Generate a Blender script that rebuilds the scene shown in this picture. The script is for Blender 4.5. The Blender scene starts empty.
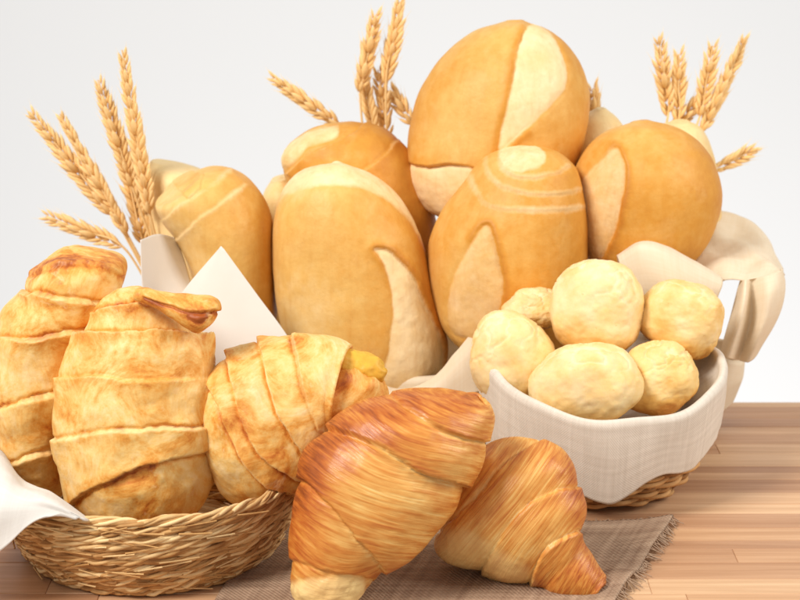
import bpy, math, random
import numpy as np
from mathutils import Vector, Matrix
R = math.radians
rnd = random.Random(7)
sc = bpy.context.scene
COL = sc.collection

# ------------------------------------------------------------------ camera, world, lamps, exposure
PITCH, CAMH, FPX = R(15), 0.465, 1833.0
cam = bpy.data.cameras.new('camera'); camo = bpy.data.objects.new('camera', cam); COL.objects.link(camo)
camo.location = (0, 0, CAMH); camo.rotation_euler = (math.pi/2 - PITCH, 0, 0)
cam.sensor_width = 36; cam.lens = FPX/800*36; cam.clip_start = .05; cam.clip_end = 50
cam.dof.use_dof = True; cam.dof.focus_distance = 1.16; cam.dof.aperture_fstop = 13
sc.camera = camo
w = bpy.data.worlds.new('World'); sc.world = w; w.use_nodes = True
w.node_tree.nodes['Background'].inputs[0].default_value = (1, .985, .965, 1)
w.node_tree.nodes['Background'].inputs[1].default_value = .47
def lamp(name, loc, target, size, power, col=(1, 1, 1), size_y=None):
    l = bpy.data.lights.new(name, 'AREA'); l.energy = power; l.size = size; l.color = col
    if size_y: l.shape = 'RECTANGLE'; l.size_y = size_y
    o = bpy.data.objects.new(name, l); COL.objects.link(o); o.location = loc
    o.rotation_euler = (Vector(target)-Vector(loc)).to_track_quat('-Z', 'Y').to_euler()
    return o
lamp('key_softbox', (-1.0, .25, 1.45), (0, 1.25, .08), .6, 37, (1, .955, .89))
lamp('fill_softbox', (1.25, .85, .95), (0.08, 1.3, .12), .7, 13, (1, .96, .90))
lamp('backdrop_lamp', (0.4, 1.9, -1.5), (.1, 3.2, -.2), 1.4, 18.5, (1, 1, 1))
sc.view_settings.view_transform = 'Standard'; sc.view_settings.look = 'None'
sc.view_settings.exposure = 0; sc.view_settings.gamma = 1

# ------------------------------------------------------------------ helpers
FW = np.array([0, math.cos(PITCH), -math.sin(PITCH)]); UPV = np.array([0, math.sin(PITCH), math.cos(PITCH)])
def P(px, py, Y):
    """place a thing seen at (px,py) of the 800x600 photograph at the real distance Y"""
    d = FW + UPV*((300-py)/FPX) + np.array([(px-400)/FPX, 0, 0])
    return np.array([0, 0, CAMH]) + d*(Y/d[1])
def mpp(p): return float(np.dot(np.asarray(p)-np.array([0, 0, CAMH]), FW))/FPX
def ss(a, b, x): 
    t = np.clip((x-a)/(b-a), 0, 1); return t*t*(3-2*t)
def vnoise(p, seed=0):
    p = np.asarray(p, float); i = np.floor(p).astype(np.int64); f = p-i; f = f*f*f*(f*(f*6-15)+10)
    def h(x, y, z):
        n = (x*374761393 + y*668265263 + z*2147483647*3 + seed*1274126177) & 0xffffffff
        n = ((n ^ (n >> 13))*1274126177) & 0xffffffff
        n = ((n ^ (n >> 16))*2246822519) & 0xffffffff
        n ^= n >> 15
        return (n & 0xffffff)/8388607.5-1
    x, y, z = i[..., 0], i[..., 1], i[..., 2]; fx, fy, fz = f[..., 0], f[..., 1], f[..., 2]
    L = lambda a, b, t: a+(b-a)*t
    return L(L(L(h(x, y, z), h(x+1, y, z), fx), L(h(x, y+1, z), h(x+1, y+1, z), fx), fy),
             L(L(h(x, y, z+1), h(x+1, y, z+1), fx), L(h(x, y+1, z+1), h(x+1, y+1, z+1), fx), fy), fz)
def fbm(p, s, o=4, seed=0):
    r = 0; a = 1; q = np.asarray(p)*s
    for k in range(o): r = r + a*vnoise(q, seed+k); q = q*2.03+7.1; a *= .5
    return r/1.6
def mesh_from(name, V, F, attrs=None, uv=None, smooth=True):
    me = bpy.data.meshes.new(name)
    V = np.asarray(V, np.float32).reshape(-1, 3)
    tri = isinstance(F, tuple)
    quads, tris = (F if tri else (F, None))
    nq = len(quads); nt = 0 if tris is None else len(tris)
    me.vertices.add(len(V)); me.vertices.foreach_set('co', V.ravel())
    loops = np.asarray(quads, np.int32).ravel()
    if nt: loops = np.concatenate([loops, np.asarray(tris, np.int32).ravel()])
    me.loops.add(len(loops)); me.loops.foreach_set('vertex_index', loops)
    me.polygons.add(nq+nt)
    st = np.concatenate([np.arange(nq)*4, nq*4+np.arange(nt)*3]).astype(np.int32)
    me.polygons.foreach_set('loop_start', st)
    me.polygons.foreach_set('use_smooth', np.full(nq+nt, smooth))
    me.update(calc_edges=True); me.validate()
    for k, v in (attrs or {}).items():
        a = me.attributes.new(k, 'FLOAT', 'POINT'); a.data.foreach_set('value', np.asarray(v, np.float32).ravel())
    if uv is not None:
        l = me.uv_layers.new(name='uv'); li = np.empty(len(me.loops), np.int32); me.loops.foreach_get('vertex_index', li)
        l.data.foreach_set('uv', np.asarray(uv, np.float32).reshape(-1, 2)[li].ravel())
    return me
def grid_faces(nv, nu, wrap, off=0):
    i = np.arange(nv-1)[:, None]*nu; j = np.arange(nu if wrap else nu-1)[None]; j2 = (j+1) % nu
    return (np.stack([i+j, i+j2, i+nu+j2, i+nu+j], -1).reshape(-1, 4)+off)
def closed_grid(name, G, attrs):
    """G[nv,nu,3] wrapped in u, closed at both ends with a fan"""
    nv, nu = G.shape[:2]; V = np.concatenate([G.reshape(-1, 3), G[0].mean(0)[None], G[-1].mean(0)[None]])
    q = grid_faces(nv, nu, True); n = nv*nu; j = np.arange(nu); j2 = (j+1) % nu; b = (nv-1)*nu
    t = np.concatenate([np.stack([np.full(nu, n), j2, j], -1), np.stack([np.full(nu, n+1), b+j, b+j2], -1)])
    A = {k: np.concatenate([v.ravel(), [v[0].mean()], [v[-1].mean()]]) for k, v in attrs.items()}
    return mesh_from(name, V, (q, t), A)
def obj(name, me, m=None, parent=None, M=None):
    o = bpy.data.objects.new(name, me); COL.objects.link(o)
    if m is not None and me is not None and not me.materials: me.materials.append(m)
    if parent: o.parent = parent
    if M is not None: o.matrix_world = M
    return o
def tag(o, label=None, cat=None, group=None, kind=None):
    for k, v in (('label', label), ('category', cat), ('group', group), ('kind', kind)):
        if v: o[k] = v
    return o
def thing(name, loc, label, cat, group=None):
    o = bpy.data.objects.new(name, None); COL.objects.link(o); o.location = loc; o.empty_display_size = .02
    return tag(o, label, cat, group)
def child(name, me, m, parent):
    o = obj(name, me, m); o.parent = parent; o.matrix_parent_inverse = Matrix.Translation(-parent.location); return o
def frame(loc, tilt, lean=0, spin=0):
    """local z = long axis (tilt clockwise in the picture, lean away), local -y = front"""
    t, l = R(tilt), R(lean)
    z = Vector((math.sin(t)*math.cos(l), math.sin(l), math.cos(t)*math.cos(l)))
    f = Vector((0, -1, 0)); f = (f - z*f.dot(z)).normalized()
    x = (-f).cross(z).normalized() 
    M = Matrix((( x.x, -f.x, z.x), (x.y, -f.y, z.y), (x.z, -f.z, z.z))).to_4x4()
    return Matrix.Translation(Vector(loc)) @ M @ Matrix.Rotation(R(spin), 4, 'Z')
def tube(path, rad, sides=6, closed=False):
    path = np.asarray(path, float); n = len(path); rad = np.broadcast_to(np.asarray(rad, float), (n,))
    T = np.roll(path, -1, 0)-np.roll(path, 1, 0) if closed else np.gradient(path, axis=0)
    T /= np.linalg.norm(T, axis=1)[:, None]+1e-12
    up = np.where(np.abs(T[:, 2:3]) > .9, np.array([[1., 0, 0]]), np.array([[0, 0, 1.]]))
    A = np.cross(T, up); A /= np.linalg.norm(A, axis=1)[:, None]; B = np.cross(T, A)
    a = np.linspace(0, 2*math.pi, sides, endpoint=False)
    V = path[:, None]+rad[:, None, None]*(np.cos(a)[None, :, None]*A[:, None]+np.sin(a)[None, :, None]*B[:, None])
    F = grid_faces(n, sides, True)
    if closed:
        j = np.arange(sides); j2 = (j+1) % sides; b = (n-1)*sides
        F = np.concatenate([F, np.stack([b+j, b+j2, j2, j], -1)])
    return V.reshape(-1, 3), F
class Acc:
    def __init__(s): s.V = []; s.F = []; s.T = []; s.n = 0
    def add(s, V, F, tone=0.):
        s.V.append(V); s.F.append(F+s.n); s.T.append(np.full(len(V), tone)); s.n += len(V)
    def mesh(s, name): return mesh_from(name, np.concatenate(s.V), np.concatenate(s.F), {'tone': np.concatenate(s.T)})
def crom(p, n):
    p = np.asarray(p, float); k = len(p)
    if k == 2: t = np.linspace(0, 1, n); return p[0]+(p[1]-p[0])*t.reshape((-1,)+(1,)*(p.ndim-1))
    q = np.concatenate([[2*p[0]-p[1]], p, [2*p[-1]-p[-2]]]); x = np.linspace(0, k-1-1e-9, n); i = x.astype(int); f = (x-i).reshape((-1,)+(1,)*(p.ndim-1))
    a, b, c, d = q[i], q[i+1], q[i+2], q[i+3]
    return .5*(2*b+(c-a)*f+(2*a-5*b+4*c-d)*f**2+(3*b-a-3*c+d)*f**3)
def loft(name, rows, n=60, m=60, wrinkle=0, wscale=30, seed=0, thick=.0012, mat=None, origin=None):
    C = np.array([crom([P(*q) for q in r], m) for r in rows]); G = crom(C, n)
    du = np.cumsum(np.concatenate([[0], np.linalg.norm(np.diff(G[n//2], axis=0), axis=1)])); dv = np.cumsum(np.concatenate([[0], np.linalg.norm(np.diff(G[:, m//2], axis=0), axis=1)]))
    UV = np.stack(np.meshgrid(du, dv), -1)
    if wrinkle:
        N = np.cross(np.gradient(G, axis=1), np.gradient(G, axis=0)); N /= np.linalg.norm(N, axis=-1)[..., None]+1e-12
        G = G+N*(fbm(G*np.array([1, 1, .6]), wscale, 3, seed)*wrinkle)[..., None]
    return shell(name, G, UV, thick, False)
def shell(name, G, UV, thick, wrap):
    n, m = G.shape[:2]
    gu = (np.roll(G, -1, 1)-np.roll(G, 1, 1)) if wrap else np.gradient(G, axis=1)
    N = np.cross(gu, np.gradient(G, axis=0)); N /= np.linalg.norm(N, axis=-1)[..., None]+1e-12
    V = np.concatenate([(G+N*thick/2).reshape(-1, 3), (G-N*thick/2).reshape(-1, 3)]); o = n*m
    F1 = grid_faces(n, m, wrap); F2 = grid_faces(n, m, wrap, o)[:, ::-1]
    E = []
    def strip(ix, flip):
        ix = np.asarray(ix); a, b = (ix, np.roll(ix, -1)) if wrap else (ix[:-1], ix[1:])
        q = np.stack([a, b, b+o, a+o], -1); E.append(q[:, ::-1] if not flip else q)
    strip(np.arange(m), False); strip((n-1)*m+np.arange(m), True)
    if not wrap:
        for ix, fl in ((np.arange(n)*m, True), (np.arange(n)*m+m-1, False)):
            q = np.stack([ix[:-1], ix[1:], ix[1:]+o, ix[:-1]+o], -1); E.append(q[:, ::-1] if not fl else q)
    return mesh_from(name, V, np.concatenate([F1, F2]+E), uv=np.concatenate([UV.reshape(-1, 2)]*2))

# ------------------------------------------------------------------ materials
class NT:
    def __init__(s, name):
        s.m = bpy.data.materials.new(name); s.m.use_nodes = True; s.t = s.m.node_tree
        s.b = s.t.nodes['Principled BSDF']
    def n(s, typ, ins=None, **kw):
        x = s.t.nodes.new(typ)
        for k, v in kw.items(): setattr(x, k, v)
        for k, v in (ins or {}).items(): s.set(x.inputs[k], v)
        return x
    def set(s, sock, v):
        if isinstance(v, bpy.types.NodeSocket): s.t.links.new(v, sock)
        elif isinstance(v, bpy.types.Node): s.t.links.new(v.outputs[0], sock)
        else: sock.default_value = v
    def math(s, op, a, b=0., c=0.): return s.n('ShaderNodeMath', {0: a, 1: b, 2: c}, operation=op).outputs[0]
    def mix(s, f, a, b, mode='MIX'):
        x = s.n('ShaderNodeMix', data_type='RGBA', blend_type=mode)
        s.set(x.inputs['Factor'], f)
        for i, v in ((6, a), (7, b)): s.set(x.inputs[i], v if not isinstance(v, tuple) else v+(1,)*(4-len(v)))
        return x.outputs[2]
    def noise(s, scale, detail=4, rough=.55, vec=None, dist=0):
        x = s.n('ShaderNodeTexNoise', {'Scale': scale, 'Detail': detail, 'Roughness': rough, 'Distortion': dist})
        s.set(x.inputs['Vector'], vec if vec is not None else s.obj()); return x.outputs['Fac']
    def obj(s): return s.n('ShaderNodeTexCoord').outputs['Object']
    def attr(s, k): return s.n('ShaderNodeAttribute', attribute_name=k).outputs['Fac']
    def ramp(s, f, stops):
        x = s.n('ShaderNodeValToRGB'); s.set(x.inputs[0], f); e = x.color_ramp.elements
        while len(e) < len(stops): e.new(.5)
        for q, (p, c) in zip(e, stops): q.position = p; q.color = tuple(c)+(1,)*(4-len(c))
        return x.outputs[0]
    def rng(s, v, a, b, c=0., d=1.): return s.n('ShaderNodeMapRange', {0: v, 1: a, 2: b, 3: c, 4: d}).outputs[0]
    def bump(s, h, strength, dist): 
        x = s.n('ShaderNodeBump', {'Strength': strength, 'Distance': dist, 'Height': h})
        if s.b.inputs['Normal'].links: s.set(x.inputs['Normal'], s.b.inputs['Normal'].links[0].from_socket)
        s.set(s.b.inputs['Normal'], x.outputs[0])
    def fin(s, col, rough, sss=0, rad=(1, .5, .2), scale=.004, spec=.4):
        s.set(s.b.inputs['Base Color'], col if not isinstance(col, tuple) else col+(1,)); s.set(s.b.inputs['Roughness'], rough)
        s.b.inputs['Specular IOR Level'].default_value = spec
        if sss:
            s.b.inputs['Subsurface Weight'].default_value = sss; s.b.inputs['Subsurface Radius'].default_value = rad; s.b.inputs['Subsurface Scale'].default_value = scale
        return s.m
def srgb(r, g, b):
    f = lambda c: (c/255/12.92 if c/255 <= .04045 else ((c/255+.055)/1.055)**2.4)
    return (f(r), f(g), f(b))

def mat_roll():
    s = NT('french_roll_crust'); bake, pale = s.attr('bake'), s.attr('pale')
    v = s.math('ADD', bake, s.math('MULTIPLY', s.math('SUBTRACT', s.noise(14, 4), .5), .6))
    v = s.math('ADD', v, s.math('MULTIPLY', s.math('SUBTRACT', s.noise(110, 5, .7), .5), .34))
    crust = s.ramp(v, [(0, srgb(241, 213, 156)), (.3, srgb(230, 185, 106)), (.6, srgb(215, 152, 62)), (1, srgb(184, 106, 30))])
    pn = s.math('ADD', pale, s.math('MULTIPLY', s.math('SUBTRACT', s.noise(160, 4, .7), .5), .5))
    pm = s.math('MULTIPLY', s.rng(pn, .15, .75), s.rng(pale, 0, .15))
    pc = s.ramp(s.noise(55, 4, .6), [(.3, srgb(236, 202, 144)), (.7, srgb(248, 225, 180))])
    c = s.mix(pm, crust, pc)
    mot = s.rng(s.noise(30, 6, .68, dist=.4), .52, .72); c = s.mix(s.math('MULTIPLY', mot, .22), c, srgb(246, 214, 150))
    fl = s.noise(1, 4, .6, s.n('ShaderNodeMapping', {0: s.obj(), 3: (240, 240, 34)})); c = s.mix(s.math('MULTIPLY', s.rng(fl, .5, .8), .2), c, srgb(196, 120, 40))
    s.bump(s.noise(420, 3), .2, .001); s.bump(s.noise(75, 6, .65), .24, .0025); s.bump(fl, .06, .001)
    return s.fin(c, s.rng(pm, 0, 1, .5, .78), 0, spec=.3)
def mat_pastry():
    s = NT('baked_pastry_dough'); bake, pale, ph = s.attr('bake'), s.attr('pale'), s.attr('phase')
    v = s.math('ADD', bake, s.math('MULTIPLY', s.math('SUBTRACT', s.noise(30, 7, .72, dist=.8), .5), 2.3))
    v = s.math('ADD', v, s.math('MULTIPLY', s.math('SUBTRACT', s.noise(170, 4, .65), .5), .5))
    c = s.ramp(v, [(0, srgb(246, 216, 158)), (.35, srgb(238, 194, 116)), (.6, srgb(226, 160, 72)), (.8, srgb(204, 122, 44)), (1, srgb(162, 80, 26))])
    c = s.mix(s.math('MULTIPLY', s.rng(pale, .1, .8), .8), c, srgb(250, 226, 176))
    # flaky blisters
    bl = s.rng(s.noise(46, 5, .7, dist=.6), .60, .66); c = s.mix(s.math('MULTIPLY', bl, .35), c, srgb(246, 212, 160))
    s.bump(s.noise(60, 6, .65), .35, .003); s.bump(s.noise(320, 3), .15, .001)
    return s.fin(c, .52, 0, spec=.4)
def mat_croissant():
    s = NT('croissant_crust'); bake, pale, ph, an = s.attr('bake'), s.attr('pale'), s.attr('phase'), s.attr('around')
    vec = s.n('ShaderNodeCombineXYZ', {0: s.math('MULTIPLY', ph, 9.), 1: s.math('MULTIPLY', an, .9), 2: 0.}).outputs[0]
    st = s.noise(1.6, 4, .55, vec, .25)
    vec2 = s.n('ShaderNodeCombineXYZ', {0: s.math('MULTIPLY', ph, 30.), 1: s.math('MULTIPLY', an, 1.1), 2: 0.}).outputs[0]
    st2 = s.noise(1.3, 4, .6, vec2, .15)
    v = s.math('ADD', bake, s.math('MULTIPLY', s.math('SUBTRACT', st, .5), 1.05))
    v = s.math('ADD', v, s.math('MULTIPLY', s.math('SUBTRACT', st2, .5), .6))
    v = s.math('ADD', v, s.math('MULTIPLY', s.math('SUBTRACT', s.noise(16, 4, .55), .5), 1.3))
    c = s.ramp(v, [(0, srgb(244, 208, 136)), (.25, srgb(232, 176, 96)), (.5, srgb(212, 138, 60)), (.75, srgb(184, 98, 36)), (1, srgb(134, 62, 22))])
    c = s.mix(s.rng(pale, .1, .9), c, srgb(244, 214, 148))
    s.bump(st, .2, .004); s.bump(st2, .16, .0016); s.bump(s.noise(260, 4, .65), .12, .001)
    return s.fin(c, s.rng(st2, .3, .7, .28, .5), 0, spec=.5)
def mat_cheese():
    s = NT('cheese_bread_crust'); bake, pale = s.attr('bake'), s.attr('pale')
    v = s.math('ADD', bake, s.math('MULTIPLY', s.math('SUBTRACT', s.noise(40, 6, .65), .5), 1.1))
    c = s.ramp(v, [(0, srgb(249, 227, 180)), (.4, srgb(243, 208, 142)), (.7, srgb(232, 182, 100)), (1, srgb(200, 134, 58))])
    sp = s.rng(s.noise(210, 3, .6), .68, .74); c = s.mix(s.math('MULTIPLY', sp, .35), c, srgb(206, 158, 84))
    s.bump(s.noise(130, 6, .65), .22, .0022); s.bump(s.noise(500, 3), .12, .0008)
    return s.fin(c, .6, .15, scale=.006, spec=.3)
def mat_cloth(name, c1, c2, thread=900, transl=.25, bump=.35):
    s = NT(name); uv = s.n('ShaderNodeTexCoord').outputs['UV']
    sx = s.n('ShaderNodeSeparateXYZ', {0: uv})
    wob = s.math('MULTIPLY', s.noise(60, 3, vec=uv), 3.)
    wx = s.math('SINE', s.math('ADD', s.math('MULTIPLY', sx.outputs[0], thread*2*math.pi), wob))
    wy = s.math('SINE', s.math('ADD', s.math('MULTIPLY', sx.outputs[1], thread*2*math.pi), wob))
    wv = s.math('MULTIPLY', wx, wy)
    vx = s.n('ShaderNodeMapping', {0: uv, 3: (thread*.5, thread*.03, 1)}); vy = s.n('ShaderNodeMapping', {0: uv, 3: (thread*.03, thread*.5, 1)})
    th = s.math('ADD', s.noise(1, 3, .6, vx), s.noise(1, 3, .6, vy))
    f = s.rng(th, .7, 1.3); f = s.math('ADD', s.math('MULTIPLY', f, .8), s.math('MULTIPLY', wv, .12))
    c = s.mix(f, c1, c2)
    s.bump(s.math('ADD', s.math('MULTIPLY', wv, .5), th), bump, .0006)
    m = s.fin(c, .9, spec=.15)
    if transl:
        out = s.t.nodes['Material Output']; tr = s.n('ShaderNodeBsdfTranslucent', {0: c})
        mx = s.n('ShaderNodeMixShader', {0: transl, 1: s.b.outputs[0], 2: tr.outputs[0]}); s.t.links.new(mx.outputs[0], out.inputs[0])
    return m
def mat_straw(name, c1, c2, c3):
    s = NT(name); t = s.attr('tone')
    v = s.math('ADD', s.math('MULTIPLY', t, .7), s.math('MULTIPLY', s.noise(70, 4, .6), .5))
    c = s.ramp(v, [(.15, c1), (.5, c2), (.9, c3)])
    s.bump(s.noise(500, 3), .3, .001)
    return s.fin(c, .65, spec=.3)
def mat_wood():
    s = NT('laminated_wood'); o = s.obj(); r = s.n('ShaderNodeObjectInfo').outputs['Random']
    off = s.n('ShaderNodeCombineXYZ', {0: s.math('MULTIPLY', r, 13.), 1: s.math('MULTIPLY', r, 37.), 2: s.math('MULTIPLY', r, 5.)}).outputs[0]
    v = s.n('ShaderNodeVectorMath', {0: o, 1: off}, operation='ADD').outputs[0]
    g = s.noise(1, 5, .6, s.n('ShaderNodeMapping', {0: v, 3: (4, 130, 60)}), .7)
    g2 = s.noise(1, 4, .6, s.n('ShaderNodeMapping', {0: v, 3: (14, 900, 300)}))
    base = s.ramp(r, [(0, srgb(190, 146, 112)), (.3, srgb(206, 162, 124)), (.6, srgb(218, 176, 136)), (1, srgb(228, 190, 150))])
    c = s.mix(s.rng(g, .35, .7), base, s.mix(1., base, (.74, .66, .6), 'MULTIPLY'))
    c = s.mix(s.math('MULTIPLY', s.rng(g2, .55, .75), .3), c, s.mix(1., base, (.5, .38, .3), 'MULTIPLY'))
    s.bump(g2, .1, .0005)
    return s.fin(c, s.rng(g, .2, .8, .38, .5), spec=.4)
def mat_plain(name, col, rough=.6, var=.1, scale=30, sss=0):
    s = NT(name); c = s.mix(s.noise(scale, 4), tuple(x*(1-var) for x in col), tuple(min(1, x*(1+var)) for x in col))
    s.bump(s.noise(scale*8, 3), .15, .001)
    return s.fin(c, rough, sss, scale=.004, spec=.3)
M_ROLL, M_PAST, M_CROI, M_CHEE = mat_roll(), mat_pastry(), mat_croissant(), mat_cheese()
M_LINEN = mat_cloth('natural_linen', srgb(220, 209, 194), srgb(244, 235, 222), 700, .10, .3)
M_CREAM = mat_cloth('cream_cotton', srgb(246, 230, 202), srgb(252, 241, 220), 900, .28, .12)
M_WHITE = mat_cloth('white_napkin_cotton', srgb(236, 232, 226), srgb(246, 243, 238), 900, .25, .2)
M_BURLAP = mat_cloth('burlap_weave', srgb(136, 108, 88), srgb(196, 168, 142), 330, 0, .9)
M_PAPER = mat_plain('parchment_paper', srgb(236, 230, 222), .5, .03, 12)
M_ROPE = mat_straw('seagrass_rope', srgb(146, 96, 50), srgb(208, 162, 102), srgb(240, 210, 156))
M_WICK = mat_straw('wicker_cane', srgb(112, 72, 38), srgb(168, 120, 70), srgb(206, 160, 104))
M_WHEAT = mat_straw('dry_wheat', srgb(214, 158, 88), srgb(236, 192, 124), srgb(248, 220, 166))
M_FILL = mat_plain('yellow_cheese_filling', srgb(232, 176, 66), .45, .3, 90, .1)
M_WOOD = mat_wood()
M_WALL = mat_plain('white_painted_wall', (.86, .865, .875), .9, .015, 1.2)

# ------------------------------------------------------------------ setting: wall and laminated table top
def boxmesh(name, x0, x1, y0, y1, z0, z1, bev=0):
    import bmesh
    bm = bmesh.new(); bmesh.ops.create_cube(bm, size=1)
    for v in bm.verts: v.co = Vector(((x0+x1)/2+v.co.x*(x1-x0), (y0+y1)/2+v.co.y*(y1-y0), (z0+z1)/2+v.co.z*(z1-z0)))
    if bev: bmesh.ops.bevel(bm, geom=bm.edges[:], offset=bev, segments=1, affect='EDGES')
    me = bpy.data.meshes.new(name); bm.to_mesh(me); bm.free(); return me
tag(obj('wall', boxmesh('wall', -4, 4, 3.2, 3.3, -1.6, 3), M_WALL), kind='structure')
YF, YB = float(P(400, 597.2, 1.04)[1]), 0
def ground_y(py): return CAMH/math.tan(PITCH+math.atan((py-300)/FPX))
YF, YB = .93, ground_y(402)
table = tag(obj('table_top', boxmesh('table_top', -.62, .62, YF+.002, YB-.002, -.030, -.018), M_WOOD), kind='structure')
y = YF
while y < YB-.004:
    wd = min(rnd.choice([.014, .018, .022, .026]), YB-y)
    if YB-y-wd < .008: wd = YB-y
    x = -.62-rnd.random()*.3
    while x < .62:
        ln = rnd.uniform(.28, .6); a, b = max(x, -.62), min(x+ln, .62)
        if b-a > .02:
            me = boxmesh('plank', -(b-a)/2+.0001, (b-a)/2-.0001, -wd/2+.00008, wd/2-.00008, -.0178, rnd.uniform(-.0003, 0), .0004)
            o = obj('plank', me, M_WOOD); o.location = ((a+b)/2, y+wd/2, 0); o.parent = table
        x += ln
    y += wd

# ------------------------------------------------------------------ woven baskets
def coil_basket(name, c, r0, r1, h, ncoil, label, cat):
    t = thing(name, (c[0], c[1], 0), label, cat); rg = random.Random(3); rc = h/ncoil/2*1.05
    a = Acc()                                                     # coiled floor
    for k, r in enumerate(np.arange(rc, r0-rc*.5, rc*1.9)):
        th = np.linspace(0, 2*math.pi, 90, endpoint=False)
        V, F = tube(np.stack([c[0]+r*np.cos(th), c[1]+r*np.sin(th), np.full(90, rc*1.02)], -1), rc, 6, True); a.add(V, F, rg.random())
    child('base', a.mesh('base'), M_ROPE, t)
    for j in range(ncoil):
        u = j/(ncoil-1); r = r0+(r1-r0)*math.sin(u*math.pi/2)**.85; z = rc*1.02+(h-2*rc)*u
        n = 420; th = np.linspace(0, 2*math.pi, n, endpoint=False); ca, sa = np.cos(th), np.sin(th)
        a = Acc(); ns = 8
        V, F = tube(np.stack([c[0]+r*ca, c[1]+r*sa, np.full(n, z)], -1), rc*.80, 8, True); a.add(V, F, .15)
        for k in range(ns):
            rr = rc*rg.uniform(.55, .85); tw = rg.choice([9, 11, 13, 15]); ph = rg.random()*6.28
            sd = rg.randint(0, 999)
            wob = vnoise(np.stack([ca*6+j*3, sa*6, np.full(n, k*2.3)], -1), sd)*.0014
            wob2 = vnoise(np.stack([ca*9+j*3, sa*9, np.full(n, k*5.3)], -1), sd+1)*.0012
            q = tw*th+ph
            rad = r+rr*np.cos(q)+wob; zz = z+rr*np.sin(q)+wob2
            width = rc*rg.uniform(.34, .5)*(1+.25*vnoise(np.stack([ca*12, sa*12, np.full(n, k*1.)], -1), sd+2))
            V, F = tube(np.stack([c[0]+rad*ca, c[1]+rad*sa, np.maximum(zz, .0022)], -1), width, 6, True); a.add(V, F, rg.random())
        child('coil', a.mesh('coil'), M_ROPE, t)
    a = Acc()                                                     # loose fibres that stick out of the coils
    for k in range(170):
        u = rg.random(); r = r0+(r1-r0)*math.sin(u*math.pi/2)**.85+rc*.9; z = max(rc+(h-2*rc)*u, .004); th = rg.random()*6.28; ln = rg.uniform(.1, .3)
        q = np.linspace(0, 1, 8); T = th+q*ln; rr = r+.0012+rg.uniform(0, .0025)*q**2; dz = rg.uniform(-.004, .005)
        V, F = tube(np.stack([c[0]+rr*np.cos(T), c[1]+rr*np.sin(T), np.maximum(z+dz*q, .0015)], -1), .0004+.0003*rg.random(), 4); a.add(V, F, rg.random())
    tag(child('loose_fibre', a.mesh('loose_fibre'), M_ROPE, t), kind='stuff')
    return t
def wicker(name, c, rb, rt, h, nstake, nrow, label, cat, dip=0, z0=0.):
    """rb, rt: (x,y) radii at foot and rim; dip lowers the front of the rim"""
    t = thing(name, (c[0], c[1], z0), label, cat); rg = random.Random(5); cr = h/nrow/2
    def rad(u): s_ = math.sin(min(u, 1)*math.pi/2)**.8; return rb[0]+(rt[0]-rb[0])*s_, rb[1]+(rt[1]-rb[1])*s_
    def zz(u, th): return z0+cr*1.3+(h-cr*2.2)*u*(1-dip/h*np.clip(-np.sin(th), 0, 1)**2)
    a = Acc()
    th = np.linspace(0, 2*math.pi, 100, endpoint=False)
    for k in np.linspace(.08, .97, int(rb[0]/(cr*1.9))):
        V, F = tube(np.stack([c[0]+rb[0]*k*np.cos(th), c[1]+rb[1]*k*np.sin(th), np.full(100, z0+cr*1.1)], -1), cr, 6, True); a.add(V, F, rg.random())
    child('base', a.mesh('base'), M_WICK, t)
    for i in range(nstake):
        th0 = 2*math.pi*i/nstake; us = np.linspace(0, 1, 14)
        p = np.array([[c[0]+rad(u)[0]*math.cos(th0), c[1]+rad(u)[1]*math.sin(th0), float(zz(u, th0))] for u in us])
        V, F = tube(p, cr*.7, 6); a = Acc(); a.add(V, F, rg.random()*.6); child('stake', a.mesh('stake'), M_WICK, t)
    n = nstake*10; th = np.linspace(0, 2*math.pi, n, endpoint=False)
    for j in range(nrow):
        u = j/(nrow-1); rx, ry = rad(u); wv = np.cos(th*nstake/2+math.pi*j)*cr*1.0
        a = Acc()
        for dzz in (-.33, .33):
            jit = vnoise(np.stack([np.cos(th)*5, np.sin(th)*5, np.full(n, j*3.1+dzz*9)], -1), j)*cr*.25
            p = np.stack([c[0]+(rx+wv+jit)*np.cos(th), c[1]+(ry+wv+jit)*np.sin(th), zz(u, th)+dzz*cr*1.9+jit], -1)
            V, F = tube(p, cr*.62, 6, True); a.add(V, F, rg.random())
        child('weaver', a.mesh('weaver'), M_WICK, t)
    return t
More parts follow.
